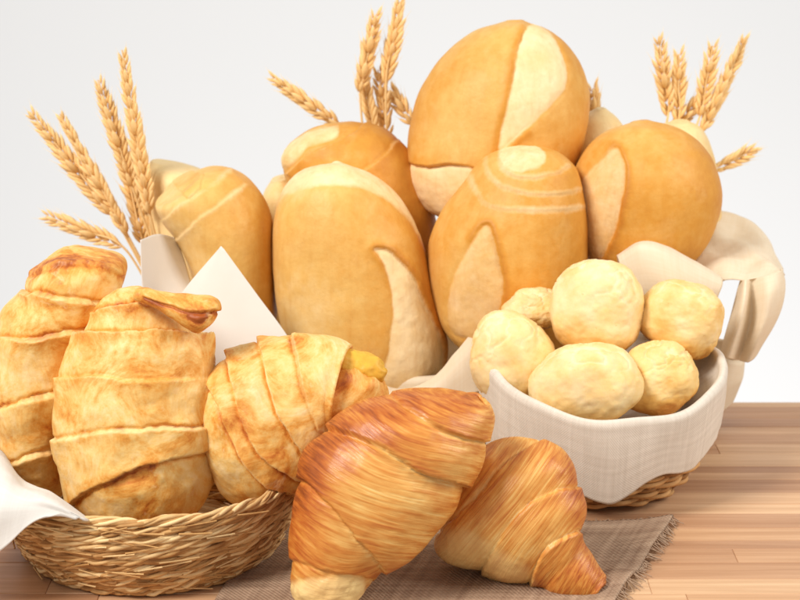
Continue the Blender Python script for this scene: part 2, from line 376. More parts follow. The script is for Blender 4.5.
def liner(c, rt, zf, hemf, name, zin, rin, n=220, amp=.002, seed=0, thick=.0014, bulge=.004, inset=.014, shrink=.020):
    """cloth laid in a basket and folded over its rim: zf(th) rim height, hemf(th) height of the hem outside"""
    th = np.linspace(0, 2*math.pi, n, endpoint=False); rows = []; UV = []
    zr = zf(th); hm = hemf(th); ca, sa = np.cos(th), np.sin(th)
    m1, m2 = 26, 40; L = 0
    for i in range(m1):                                           # inside, up to the rim
        u = i/(m1-1); k = rin+(1-rin)*math.sin(u*math.pi/2)**.8
        z = zin+(zr-zin)*(1-math.cos(u*math.pi/2))**.9
        ins_ = inset-(inset-.003)*ss(-.022, -.006, z-zr)
        rows.append(np.stack([c[0]+(rt[0]-ins_)*k*ca, c[1]+(rt[1]-ins_)*k*sa, z], -1))
    for i in range(1, m2):                                        # over the rim and down
        u = i/(m2-1); e = min(u/.10, 1); out = -.003+(.003+bulge)*(.5-.5*math.cos(e*math.pi))
        drop = (zr-hm)*max(0, (u-.06)/.94); zz = zr+.0012*math.sin(min(u/.10, 1)*math.pi)-drop
        hh = np.clip((zz-.0)/np.maximum(zr, 1e-4), 0, 1)
        shr = (1-hh)**1.5
        rx = rt[0]+out-shr*shrink; ry = rt[1]+out-shr*shrink
        rows.append(np.stack([c[0]+rx*ca, c[1]+ry*sa, zz], -1))
    G = np.array(rows); q = np.linspace(0, 1, len(G))[:, None]
    fold = vnoise(np.stack([np.broadcast_to(ca*4.0, G.shape[:2]), np.broadcast_to(sa*4.0, G.shape[:2]), np.broadcast_to(q*1.2, G.shape[:2])], -1), seed)
    fold2 = vnoise(np.stack([np.broadcast_to(ca*11, G.shape[:2]), np.broadcast_to(sa*11, G.shape[:2]), np.broadcast_to(q*2.2, G.shape[:2])], -1), seed+4)
    wgt = np.clip((q-.42)*4, .25, 1)
    rad = (fold*amp+fold2*amp*.35)*wgt
    G[..., 0] += rad*ca; G[..., 1] += rad*sa
    s = np.concatenate([[0], np.cumsum(np.linalg.norm(np.diff(G[:, 0], axis=0), axis=1))])
    UV = np.stack(np.meshgrid(th*rt[0], s), -1)
    return shell(name, G, UV, thick, True)

# left: coiled seagrass basket
LB = (float(P(150, 475, 1.11)[0]), ground_y(592)+.070)
coil_basket('coiled_basket', LB, .076, .095, .058, 11, 'low coiled straw rope basket holding the stuffed pastries', 'basket')

# burlap under croissants and bowl
def gp(px, py): y = ground_y(py); p = P(px, py, y); return np.array([p[0], p[1]])
def burlap():
    A, B, Cc, D = gp(262, 530), gp(672, 524), gp(588, 646), gp(196, 636)
    A[1] = max(A[1], B[1]-.01)
    n, m = 90, 160; u = np.linspace(0, 1, m)[None, :, None]; v = np.linspace(0, 1, n)[:, None, None]
    G2 = (A*(1-u)+B*u)*(1-v)+(D*(1-u)+Cc*u)*v
    G = np.concatenate([G2, np.zeros(G2.shape[:2]+(1,))], -1)
    G[..., :2] += (fbm(G*np.array([1, 1, 0]), 30, 2, 5)*.0014)[..., None]
    edge = ss(.9, 1, u[..., 0]*np.ones_like(v[..., 0]))
    G[..., 2] = .0018+.0012*(fbm(G, 22, 3, 9)+1)*.6+edge*.003*(fbm(G, 40, 2, 3)+.6).clip(0)
    G[..., 2] = np.maximum(G[..., 2], .0014)
    UV = np.stack(np.meshgrid(np.linspace(0, np.linalg.norm(B-A), m), np.linspace(0, np.linalg.norm(D-A), n)), -1)
    t = thing('burlap_mat', (float(G[45, 80, 0]), float(G[45, 80, 1]), 0), 'brown burlap mat with frayed edge under the croissants', 'mat')
    child('woven_cloth', shell('woven_cloth', G, UV, .0016, False), M_BURLAP, t)
    a = Acc(); rg = random.Random(2)
    for (r, k, cnt) in ((G[:, -1], 0, 150), (G[0, m//2:], 1, 140)):
        for _ in range(cnt):
            p = r[rg.randrange(len(r))]; ang = rg.gauss(0, .5); ln = rg.uniform(.002, .0085)
            d = np.array([math.cos(ang), math.sin(ang), 0]) if k == 0 else np.array([math.sin(ang), math.cos(ang), 0])
            q = np.linspace(0, 1, 6)[:, None]; pts = p+d*ln*q+np.array([rg.gauss(0, .0015), rg.gauss(0, .0015), 0])*q**2
            pts[:, 2] = np.maximum(.0007, p[2]*(1-q[:, 0])+rg.uniform(.0006, .002)*q[:, 0])
            V, F = tube(pts, .00035, 4); a.add(V, F, rg.random()*.5)
    tag(child('fringe', a.mesh('fringe'), M_BURLAP, t), kind='stuff')
burlap()

# right: wicker bowl with linen
BW = (float(P(598, 485, 1.227)[0]), ground_y(485))
wicker('wicker_bowl', BW, (.053, .053), (.0785, .0785), .066, 22, 11, 'round wicker bowl lined with linen, full of cheese breads', 'basket', dip=.014, z0=.0035)
def lz(th): f = np.clip(-np.sin(th), 0, 1); return .0925-.018*f**1.6+.0015*np.sin(3*th+.6)+.010*np.clip(-np.cos(th-.25), 0, 1)**6+.0012*np.sin(8*th)
def lh(th): 
    f = -np.sin(th); d = np.cos(th)
    return .022+.026*np.clip(d, 0, 1)**1.5+.010*np.clip(-d, 0, 1)+.004*np.sin(5*th+1)+.003*np.sin(9*th)
tag(obj('linen_liner', liner(BW, (.0845, .0845), lz, lh, 'linen_liner', .046, .05, amp=.0016, seed=3, inset=.013, bulge=.0022, thick=.001, shrink=.012), M_LINEN),
    'natural linen cloth folded over the rim of the bowl of cheese breads', 'cloth')

# back: long wicker tray with cream cotton
TR = (.028, 1.368)
wicker('wicker_tray', TR, (.205, .047), (.231, .072), .042, 44, 9, 'long oval wicker tray under the french rolls', 'basket')
def tz(th): return .058+.003*np.sin(7*th)+.002*np.sin(13*th+1)
def th_(th): return .026+.008*np.sin(4*th)+.004*np.sin(9*th+2)
cc = thing('cream_cloth', (TR[0], TR[1], .012), 'cream cotton cloth under the french rolls, spilling over the right end', 'cloth')
child('liner', liner(TR, (.236, .077), tz, th_, 'liner', .016, .05, n=340, amp=.003, seed=8, shrink=.016), M_CREAM, cc)
child('drape', loft('drape', [
    [(660, 262, 1.425), (690, 228, 1.435), (717, 211, 1.44), (742, 217, 1.435), (764, 234, 1.425), (780, 262, 1.405)],
    [(664, 268, 1.400), (694, 244, 1.405), (716, 232, 1.40), (738, 238, 1.405), (766, 244, 1.39), (783, 270, 1.375)],
    [(668, 272, 1.370), (698, 252, 1.370), (722, 250, 1.365), (744, 246, 1.365), (766, 258, 1.35), (784, 276, 1.345)],
    [(672, 280, 1.340), (700, 268, 1.335), (724, 262, 1.330), (748, 268, 1.325), (768, 264, 1.32), (782, 274, 1.315)],
    [(676, 320, 1.330), (700, 300, 1.322), (722, 282, 1.310), (744, 280, 1.300), (764, 277, 1.30), (780, 272, 1.300)]], 90, 90, .0016, 42, 2, .001), M_CREAM, cc)
child('front_band', loft('front_band', [
    [(622, 290, 1.325), (640, 276, 1.325), (666, 280, 1.325), (692, 292, 1.325), (716, 300, 1.32)],
    [(618, 262, 1.312), (640, 247, 1.310), (666, 250, 1.310), (692, 263, 1.312), (720, 280, 1.312)],
    [(617, 256, 1.300), (640, 243, 1.297), (666, 247, 1.296), (692, 261, 1.297), (722, 279, 1.300)],
    [(620, 264, 1.290), (641, 254, 1.286), (667, 260, 1.284), (692, 274, 1.286), (722, 286, 1.292)],
    [(630, 300, 1.286), (650, 296, 1.282), (672, 298, 1.280), (694, 302, 1.284), (716, 302, 1.292)],
    [(650, 352, 1.300), (664, 352, 1.298), (680, 352, 1.298), (694, 350, 1.300), (704, 346, 1.305)]], 70, 70, .0008, 40, 4, .001), M_CREAM, cc)
child('loose_end', loft('loose_end', [
    [(740, 281, 1.312), (736, 296, 1.306), (731, 316, 1.302), (725, 338, 1.300), (721, 354, 1.300)],
    [(745, 280, 1.296), (744, 298, 1.286), (740, 320, 1.282), (733, 344, 1.284), (728, 358, 1.286)],
    [(752, 279, 1.302), (752, 298, 1.300), (750, 320, 1.300), (744, 344, 1.300), (738, 360, 1.298)],
    [(766, 276, 1.296), (768, 294, 1.284), (766, 316, 1.282), (758, 340, 1.284), (748, 362, 1.288)],
    [(780, 271, 1.302), (783, 288, 1.300), (780, 308, 1.300), (771, 330, 1.302), (757, 354, 1.304)],
    [(782, 268, 1.325), (785, 284, 1.330), (782, 304, 1.332), (774, 324, 1.332), (760, 346, 1.330)]], 70, 60, .0006, 40, 7, .001), M_CREAM, cc)
child('front_fold', loft('front_fold', [
    [(340, 396, 1.300), (372, 376, 1.296), (402, 388, 1.289), (432, 379, 1.284), (456, 352, 1.286), (474, 333, 1.292), (490, 345, 1.30)],
    [(340, 402, 1.288), (372, 386, 1.283), (402, 398, 1.278), (432, 390, 1.274), (456, 368, 1.276), (476, 352, 1.280), (494, 360, 1.29)],
    [(340, 420, 1.280), (372, 410, 1.272), (402, 420, 1.268), (432, 415, 1.266), (456, 405, 1.268), (478, 392, 1.272), (496, 392, 1.28)]], 50, 90, .0015, 45, 6, .0012), M_CREAM, cc)

# ------------------------------------------------------------------ breads: bodies lofted through measured cross-sections
def proj(G):
    d = G-np.array([0, 0, CAMH]); z = d @ FW
    return np.stack([400+FPX*d[..., 0]/z, 300-FPX*(d @ UPV)/z], -1)
def sdf_poly(Q, pts):
    """signed distance (px, inside positive) to the smooth closed curve through pts"""
    p = np.asarray(pts, float); n = len(p); c = crom(np.concatenate([p[-2:], p, p[:3]]), (n+4)*10+1)[20:20+n*10]
    c2 = np.roll(c, -1, 0); sh = Q.shape[:-1]; q = Q.reshape(-1, 2); best = np.full(len(q), 1e9); ins = np.zeros(len(q), bool)
    for a, b in zip(c, c2):
        ab = b-a; t = np.clip(((q-a) @ ab)/(ab @ ab+1e-9), 0, 1); best = np.minimum(best, np.hypot(*(q-a-t[:, None]*ab).T))
        cr = (a[1] > q[:, 1]) != (b[1] > q[:, 1]); ins ^= cr & (q[:, 0] < (b[0]-a[0])*(q[:, 1]-a[1])/(b[1]-a[1]+1e-12)+a[0])
    return np.where(ins, best, -best).reshape(sh)
def sd_line(Q, pts):
    """distance to an open curve with the side as sign, and a mask that fades past its ends"""
    c = crom(pts, len(pts)*8); sh = Q.shape[:-1]; q = Q.reshape(-1, 2); best = np.full(len(q), 1e9); sg = np.zeros(len(q)); along = np.zeros(len(q)); m = len(c)-1
    for i in range(m):
        a, b = c[i], c[i+1]; ab = b-a; t = np.clip(((q-a) @ ab)/(ab @ ab+1e-9), 0, 1); v = q-a-t[:, None]*ab; d = np.hypot(*v.T); k = d < best
        best = np.where(k, d, best); sg = np.where(k, np.sign(ab[0]*v[:, 1]-ab[1]*v[:, 0]), sg); along = np.where(k, (i+t)/m, along)
    return (best*sg).reshape(sh), along.reshape(sh)
def body(name, rows, Y, depth, seed, m, feats=(), lump=.0022, fine=.0005, bake=.5, grad=.12, gang=-.2, nu=260, nv=230, nb=4., pw=.75, endbake=-.15, rot=0., open_end=False, hm=1., gm=1., under=None, rag=1., val=0.):
    """rows: (x,y of one flank, x,y of the other), from one end to the other, at the real distances Y=(first,last); depth = full thickness"""
    rows = np.array(rows, float)
    k = len(rows); Ys = np.linspace(Y[0], Y[1], k)
    L = np.array([P(r[0], r[1], y) for r, y in zip(rows, Ys)]); Rr = np.array([P(r[2], r[3], y) for r, y in zip(rows, Ys)])
    x = np.linspace(0, 1, nv); u = .5-.5*np.cos(x*math.pi) if not open_end else 1-np.cos(x*math.pi/2); u = .55*u+.45*x
    def samp(A):
        c = crom(A, 600); i = u*599; j = np.minimum(i.astype(int), 598); f = (i-j)[:, None]; return c[j]*(1-f)+c[j+1]*f
    L, Rr = samp(L), samp(Rr)
    def dome(l0, r0, l1, r1):                                     # rounds an end off
        c = (l0+r0)/2; h = (r0-l0)/2; v = c-(l1+r1)/2; v /= np.linalg.norm(v)+1e-12; th = np.linspace(.3, 1.5, 6)
        q = c+np.sin(th)[:, None]*v*np.linalg.norm(h)*.13; hh = h*np.cos(th)[:, None]; return q-hh, q+hh
    l, r = dome(L[0], Rr[0], L[4], Rr[4]); L = np.concatenate([l[::-1], L]); Rr = np.concatenate([r[::-1], Rr]); nv += 6
    if not open_end: l, r = dome(L[-1], Rr[-1], L[-5], Rr[-5]); L = np.concatenate([L, l]); Rr = np.concatenate([Rr, r]); nv += 6
    C = (L+Rr)/2; H = (Rr-L)/2; hw = np.linalg.norm(H, axis=1)
    dd = depth/2*np.clip(hw/hw.max(), 0, 1)**pw
    dl = np.concatenate([[0], np.cumsum(np.linalg.norm(np.diff(C, axis=0), axis=1))]); T = (2*dl/dl[-1]-1)[:, None]*np.ones((1, nu))
    a = np.linspace(-math.pi, math.pi, nu, endpoint=False)[None]; A = np.broadcast_to(a, (nv, nu))
    ax = np.gradient(C, axis=0); ax /= np.linalg.norm(ax, axis=1)[:, None]+1e-12
    F = np.array([0, -1., 0])-(ax @ np.array([0, -1., 0]))[:, None]*ax*.6; F /= np.linalg.norm(F, axis=1)[:, None]
    G = C[:, None]+H[:, None]*np.sin(A)[..., None]+F[:, None]*(dd[:, None]*np.cos(A))[..., None]
    gu = np.roll(G, -1, 1)-np.roll(G, 1, 1); N = np.cross(gu, np.gradient(G, axis=0)); N /= np.linalg.norm(N, axis=-1)[..., None]+1e-12
    if ((G-C[:, None])*N).sum() < 0: N = -N
    Q = proj(G)+2.0*np.stack([fbm(G, 60, 2, seed+40), fbm(G, 60, 2, seed+41)], -1)+.8*rag*np.stack([fbm(G, 240, 2, seed+42), fbm(G, 240, 2, seed+43)], -1)
    px = mpp(C.mean(0)); front = ss(-.35, .05, np.cos(A))
    d = fbm(G, 14, 3, seed)*lump+fbm(G, 55, 3, seed+9)*fine
    pale = np.zeros((nv, nu)); bk = bake+.14*fbm(G, 12, 3, seed+2)+grad*np.sin(A-gang)+endbake*ss(.6, 1., np.abs(T))  # grad shifts the tone from one flank to the other
    for f in feats:
        if f[0] == 'patch':                                       # split crust, pale or toasted area, or a hollow painted dark
            _, pts, o = f; sd = sdf_poly(Q, pts); s_ = o.get('soft', 2.5); mk = ss(-s_, s_, sd)*(front if not o.get('all') else 1)
            rough = 1+.25*fbm(G, 45, 3, seed+3)
            if 'pale' in o: pale = np.maximum(pale, mk*o['pale']*rough)
            bk = bk+mk*o.get('bake', 0)*rough
            dp = o.get('depth', 2.)*px; side = o.get('lip')
            d += front*dp*(-.45*np.exp(-(sd/2.4)**2)+.45*ss(0, 14, sd))+mk*fbm(G, 130, 3, seed+5)*o.get('rough', .0005)
            if side is not None:
                sn = (Q[..., 0]*side[0]+Q[..., 1]*side[1]); c0 = np.mean(np.array(pts) @ np.array(side)); w_ = ss(-2, 10, sn-c0)
                d += front*w_*dp*(1.3*np.exp(-(np.clip(-sd-1, 0, 99)/7)**2)*ss(-.5, 2., -sd)); bk += front*w_*.25*np.exp(-((sd+3)/4)**2)
        else:                                                     # seam between two wraps of dough
            _, pts, o = f; sd, al = sd_line(Q, pts); sd = sd*o.get('side', 1); h = o.get('h', 5.)*px*hm; g = o.get('g', 1.5)*px*gm
            e = o.get('fade', .06); mk = (ss(-.0, e, al)*ss(-.0, e, 1-al) if e else 1.)*np.clip(.75+.6*fbm(G, 30, 2, seed+int(pts[0][0])), .2, 1.2)
            fall = o.get('fall', 22.)
            d += mk*(h*ss(-.6, 1.8, sd)*np.exp(-np.clip(sd, 0, 999)/fall)-g*np.exp(-((sd+.8)/1.8)**2)-val*px*np.exp(-(sd/16)**2))
            pale = np.maximum(pale, mk*o.get('pale', .4)*np.exp(-((sd-1)/o.get('pw', 2.2))**2))
            bk = bk+mk*o.get('bake', .12)*np.exp(-((sd-6)/6)**2)-mk*(o.get('under', -.25) if under is None else under)*np.exp(-((sd+2)/2.5)**2)  # negative under paints dark contact shade below the lip into the bake tone
    G = G+N*(d*ss(0, .07, hw/hw.max())[:, None])[..., None]
    ph = nb*(T+1)/2+.25*fbm(G, 14, 2, seed+50)
    if open_end:                                                  # dough wall turned inwards at the open end
        c = G[-1].mean(0); axl = ax[-1]; ex = []
        for (kk, zz) in ((.96, .002), (.90, .0016), (.83, -.005), (.78, -.016), (.6, -.026), (.3, -.03)): ex.append(c+(G[-1]-c)*kk+axl*zz)
        G = np.concatenate([G, np.array(ex)]); ad = lambda v, q: np.concatenate([v, np.repeat(v[-1:]*0+q, 6, 0)])
        bk, pale, ph, A = ad(bk, .6), ad(pale, .05), ad(ph, 0), ad(A, 0)
    vol = np.einsum('ij,ij->', np.cross(G[nv//2]-C[nv//2], np.roll(G[nv//2], -1, 0)-C[nv//2]), np.repeat(ax[nv//2][None], nu, 0))
    if vol < 0: G, bk, pale, ph, A = G[:, ::-1], bk[:, ::-1], pale[:, ::-1], ph[:, ::-1], A[:, ::-1]
    org = np.array([C[:, 0].mean(), C[:, 1].mean(), G[..., 2].min()])
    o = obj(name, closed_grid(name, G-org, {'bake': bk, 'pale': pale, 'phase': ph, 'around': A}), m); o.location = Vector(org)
    return o, C, ax
GR = 'french rolls piled in the tray'
def roll(rows, Y, depth, seed, label, feats=(), **kw):
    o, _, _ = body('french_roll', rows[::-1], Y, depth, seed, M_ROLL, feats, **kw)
    return tag(o, label, 'bread roll', GR)
def line(pts, **o): return ('seam', pts, o)
def patch(pts, **o): return ('patch', pts, o)
roll([(173, 189, 179, 184), (160, 200, 198, 172), (154, 206, 220, 168), (164, 224, 236, 171), (178, 241, 252, 182), (188, 263, 267, 205), (196, 290, 275, 240), (205, 318, 277, 280), (220, 345, 276, 320), (240, 362, 268, 352)],
    (1.352, 1.340), .090, 11, 'pale golden french roll beside the wheat, folded end leaning left over the paper',
    [line([(168, 246), (182, 234), (208, 211), (250, 180)], h=1.6, g=.1, pale=.65, pw=4.0, fall=14, under=0, bake=0), line([(156, 224), (186, 200), (212, 184), (232, 166)], h=1.4, g=.1, pale=.4, pw=4., fall=12, under=0, bake=0),
     line([(188, 200), (200, 188), (204, 172)], h=3, g=1, pale=.3, side=-1, under=0)], bake=.42, lump=.0014)
roll([(331, 162, 341, 161), (303, 168, 370, 171), (285, 184, 396, 191), (275, 214, 416, 222), (272, 255, 428, 258), (277, 300, 438, 300), (286, 340, 445, 340), (300, 372, 443, 368), (330, 395, 425, 388), (365, 403, 390, 401)],
    (1.325, 1.345), .104, 22, 'tallest upright french roll with a wide pale split down its side, beside the paper',
    [patch([(374, 250), (383, 264), (391, 288), (394, 315), (390, 345), (386, 385), (418, 398), (438, 385), (443, 356), (436, 330), (424, 305), (410, 276), (392, 254)], pale=1., depth=2.2, lip=(.8, -.5), soft=2.5, rough=.0006),
     patch([(270, 206), (286, 194), (312, 187), (345, 184), (378, 192), (405, 214), (434, 252), (445, 200), (385, 145), (300, 145), (262, 175)], pale=.8, depth=1., soft=4)], bake=.36, grad=.22)
roll([(284, 151, 293, 141), (281, 160, 316, 128), (284, 174, 350, 122), (289, 192, 384, 128), (293, 214, 408, 150), (300, 238, 421, 180), (312, 265, 434, 212), (332, 295, 442, 256), (365, 322, 432, 302)],
    (1.40, 1.402), .088, 33, 'french roll tucked behind the tallest roll, only its rolled pointed end showing',
    [patch([(276, 152), (292, 136), (318, 128), (338, 126), (334, 138), (306, 148), (290, 166), (280, 168)], pale=.7, depth=1.5, soft=3), line([(284, 176), (304, 156), (336, 142), (372, 118)], h=3, g=1, pale=.3, under=0, fall=16),
     line([(330, 200), (352, 176), (378, 160), (400, 136)], h=2, g=.8, pale=.3, under=0)], bake=.5)
roll([(506, 21, 524, 21), (472, 32, 553, 33), (440, 58, 577, 58), (420, 90, 588, 90), (411, 124, 587, 125), (408, 155, 579, 160), (410, 180, 566, 190), (424, 205, 545, 212), (455, 224, 505, 229)],
    (1.395, 1.405), .116, 44, 'big round french roll on top of the pile, with a pale split crust',
    [patch([(531, 25), (519, 45), (512, 80), (506, 112), (499, 150), (516, 138), (538, 119), (556, 101), (568, 78), (562, 52), (549, 32)], pale=.85, depth=1.6, lip=(-1, .1), soft=2.2, rough=.0004),
     patch([(404, 167), (430, 168), (452, 166), (474, 169), (482, 190), (462, 232), (425, 220), (404, 190)], pale=.85, depth=1.5, soft=2.), line([(402, 164), (428, 167), (450, 165), (474, 168), (500, 176)], h=4, g=2.5, side=-1, pale=.2, fall=10, fade=.15)],
    bake=.56, grad=.10, gang=.5)
roll([(517, 146, 529, 146), (499, 150, 558, 151), (481, 162, 576, 166), (463, 185, 583, 189), (445, 208, 587, 214), (433, 232, 588, 240), (428, 258, 588, 268), (430, 290, 586, 300), (438, 320, 580, 330), (455, 342, 565, 350), (490, 360, 540, 362)],
    (1.330, 1.335), .112, 55, 'upright french roll with a swirled top, just below the topmost roll',
    [patch([(487, 225), (471, 245), (453, 278), (446, 308), (452, 332), (474, 338), (494, 320), (503, 290), (498, 254)], pale=.42, depth=1.8, lip=(.9, -.2), soft=2.2),
     line([(468, 158), (472, 184), (489, 206), (528, 212), (592, 208)], h=1.6, g=.1, pale=.7, pw=4.5, under=0, bake=0, fall=12, side=-1), line([(484, 154), (488, 174), (507, 189), (540, 195), (590, 190)], h=1.5, g=.2, pale=.6, pw=4., under=0, bake=0, fall=9, side=-1),
     line([(500, 150), (501, 166), (519, 178), (550, 176), (574, 164)], h=1.6, g=.4, pale=.6, pw=4., under=0, bake=0, fall=8, side=-1), patch([(500, 148), (536, 144), (544, 162), (522, 173), (504, 167)], pale=.75, depth=1., soft=3, rough=.0012)], bake=.54, grad=.10)
roll([(631, 124, 649, 122), (609, 132, 678, 130), (590, 147, 703, 148), (578, 166, 716, 172), (572, 190, 721, 198), (574, 215, 716, 224), (580, 240, 706, 246), (592, 262, 690, 264), (615, 280, 660, 282)],
    (1.350, 1.360), .106, 66, 'round french roll above the cheese breads, with a tan split on its left',
    [patch([(617, 148), (598, 162), (582, 180), (570, 205), (568, 240), (584, 268), (599, 264), (612, 238), (621, 208), (625, 172)], pale=.5, depth=1.6, lip=(.9, .1), soft=2.2)], bake=.58, grad=.08)
roll([(596, 109, 606, 109), (580, 122, 622, 124), (570, 150, 634, 152), (566, 200, 640, 200), (570, 260, 636, 260), (590, 320, 620, 320)], (1.437, 1.437), .07, 77, 'pale roll peeking out between the topmost roll and the round roll', bake=.0)
roll([(670, 122, 690, 121), (655, 130, 704, 132), (645, 160, 716, 165), (642, 210, 722, 210), (650, 260, 716, 260), (670, 320, 700, 320)], (1.437, 1.437), .07, 78, 'pale roll hidden behind the round roll, in front of the wheat', bake=.05)
roll([(152, 161, 170, 163), (146, 170, 205, 172), (146, 190, 224, 190), (150, 230, 232, 230), (160, 290, 228, 290), (180, 350, 214, 350)], (1.425, 1.425), .07, 79, 'pale roll end showing between the wheat bunch and the folded roll', bake=-.05)
roll([(270, 180, 290, 176), (262, 195, 300, 190), (258, 230, 306, 230), (262, 290, 304, 290), (274, 350, 296, 350)], (1.425, 1.425), .06, 80, 'pale shadowed roll in the gap between two upright rolls', bake=.15)

# stuffed pastries in the coiled basket
def blob(name, r, seed, amp=.15, sc=30, nu=60, nv=40):
    a = np.linspace(-math.pi, math.pi, nu, endpoint=False)[None]; b = np.linspace(-math.pi/2*.985, math.pi/2*.985, nv)[:, None]
    U = np.stack([np.cos(b)*np.sin(a), -np.cos(b)*np.cos(a), np.sin(b)*np.ones_like(a)], -1); G = U*np.array(r)
    G = G+U*(fbm(G, sc, 4, seed)*amp*min(r))[..., None]
    z = np.zeros((nv, nu))
    return closed_grid(name, G, {'bake': z+.62+.2*fbm(G, 60, 3, seed), 'pale': z, 'phase': z, 'around': z})
GP = 'stuffed pastries in the coiled basket'
def pastry(rows, Y, depth, seed, label, feats, rev=True, **kw):
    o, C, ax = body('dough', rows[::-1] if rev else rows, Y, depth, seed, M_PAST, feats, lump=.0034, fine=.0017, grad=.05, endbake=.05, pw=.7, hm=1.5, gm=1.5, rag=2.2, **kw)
    t = thing('stuffed_pastry', o.location.copy(), label, 'pastry', GP); o.location = (0, 0, 0); o.parent = t
    return t, C, ax
def adopt(o, t, loc=None, rot=0):
    o.parent = t; o.location = Vector(loc if loc is not None else o.location)-t.location
    if rot: o.rotation_euler = (0, R(rot), 0)
t, C, ax = pastry([(118, 291, 140, 289), (102, 301, 160, 299), (92, 318, 182, 318), (82, 338, 200, 340), (70, 360, 208, 362), (60, 385, 213, 385), (56, 410, 216, 410), (57, 435, 219, 433), (61, 460, 218, 458), (67, 485, 213, 482), (82, 507, 198, 507), (110, 521, 172, 522), (134, 526, 150, 526)],
    (1.092, 1.118), .090, 5, 'stuffed pastry standing in front, banded dough with a toasted flap at its top',
    [line([(60, 342), (84, 336), (120, 332), (160, 332), (192, 336), (222, 346)], h=8, g=1.6, fall=26, fade=0), line([(40, 384), (70, 378), (110, 377), (150, 380), (225, 376)], h=4.5, g=.8, fall=18, fade=.2, pale=.25, under=-.1),
     line([(40, 440), (70, 437), (108, 430), (160, 428), (232, 424)], h=3.5, g=2., fall=20, side=1, pale=.6, fade=0), line([(68, 508), (86, 494), (104, 483), (130, 471), (160, 462), (186, 456), (232, 446)], h=6, g=2.6, fall=24, side=-1, pale=.35, under=-.5, fade=0),
     line([(86, 318), (110, 308), (136, 304), (168, 310)], h=3.5, g=1., fall=14, fade=.2, pale=.3)], bake=.38)
o, _, _ = body('toasted_flap', [(134, 290, 136, 300), (148, 287, 150, 306), (164, 291, 168, 316), (182, 294, 184, 327), (198, 297, 198, 333), (211, 300, 209, 328), (216, 306, 215, 319)], (1.092, 1.080), .026, 31, M_PAST,
    [line([(140, 296), (165, 304), (190, 312), (222, 310)], h=3.5, g=2.5, fall=8, pale=.1, under=-.6, side=-1), patch([(186, 318), (200, 314), (208, 318), (198, 324)], bake=.7, depth=2.5)], lump=.003, fine=.0016, bake=.74, nu=120, nv=110); adopt(o, t)  # the high-bake patch paints the shade inside the flap's hollow
t, C, ax = pastry([(64, 250, 78, 250), (46, 261, 110, 256), (30, 277, 124, 268), (25, 294, 119, 294), (10, 310, 108, 318), (-1, 335, 97, 345), (-8, 370, 87, 380), (-6, 405, 79, 415), (0, 440, 74, 446), (14, 472, 72, 474), (32, 492, 66, 494)],
    (1.150, 1.165), .090, 15, 'stuffed pastry behind the front one, its toasted cut end standing tallest in the basket',
    [line([(8, 290), (40, 293), (70, 298), (130, 306)], h=6, g=1.5, fall=24, fade=0), line([(-20, 342), (8, 338), (30, 339), (60, 331), (112, 320)], h=6, g=1.5, fall=24, fade=0), line([(-20, 412), (4, 406), (30, 398), (60, 389), (100, 380)], h=6, g=2.5, fall=24, fade=0, under=-.5), line([(0, 466), (40, 452), (90, 444)], h=4, g=1.5, fall=20, fade=0),
     patch([(28, 276), (62, 246), (126, 262), (118, 284), (90, 272)], bake=.25, depth=.4, soft=9), line([(30, 277), (64, 266), (98, 268), (124, 276)], h=2.5, g=.8, fall=10, pale=.2, side=-1)], bake=.38)
t, C, ax = pastry([(212, 405, 215, 445), (218, 372, 226, 486), (238, 356, 250, 503), (262, 347, 280, 502), (286, 341, 302, 490), (308, 339, 318, 472), (330, 341, 328, 452), (346, 348, 332, 438)],
    (1.112, 1.092), .084, 25, 'stuffed pastry lying on its side, spiral dough open at one end over yellow filling',
    [line([(208, 380), (220, 405), (228, 432), (246, 462), (268, 484), (300, 494)], h=7, g=2.5, fall=22, side=-1, fade=0, under=-.4), line([(226, 345), (234, 378), (242, 418), (264, 456), (306, 480)], h=7, g=2, fall=22, side=-1, fade=0), line([(258, 338), (267, 372), (278, 412), (302, 452), (322, 470)], h=7, g=2, fall=22, side=-1, fade=0), line([(290, 334), (299, 368), (308, 405), (326, 446)], h=2.5, g=.6, fall=16, side=-1, fade=.1)],
    rev=False, bake=.34, open_end=True)
e = Vector(C[-1]); a3 = Vector(ax[-1])
adopt(obj('filling', blob('filling', (.024, .024, .032), 8, .2, 40), M_PAST), t, e-a3*.004+Vector((.002, 0, -.004)), 62)
adopt(obj('cheese', blob('cheese', (.009, .010, .018), 9, .55, 90), M_FILL), t, e+a3*.008+Vector((.006, .004, .013)), 100)

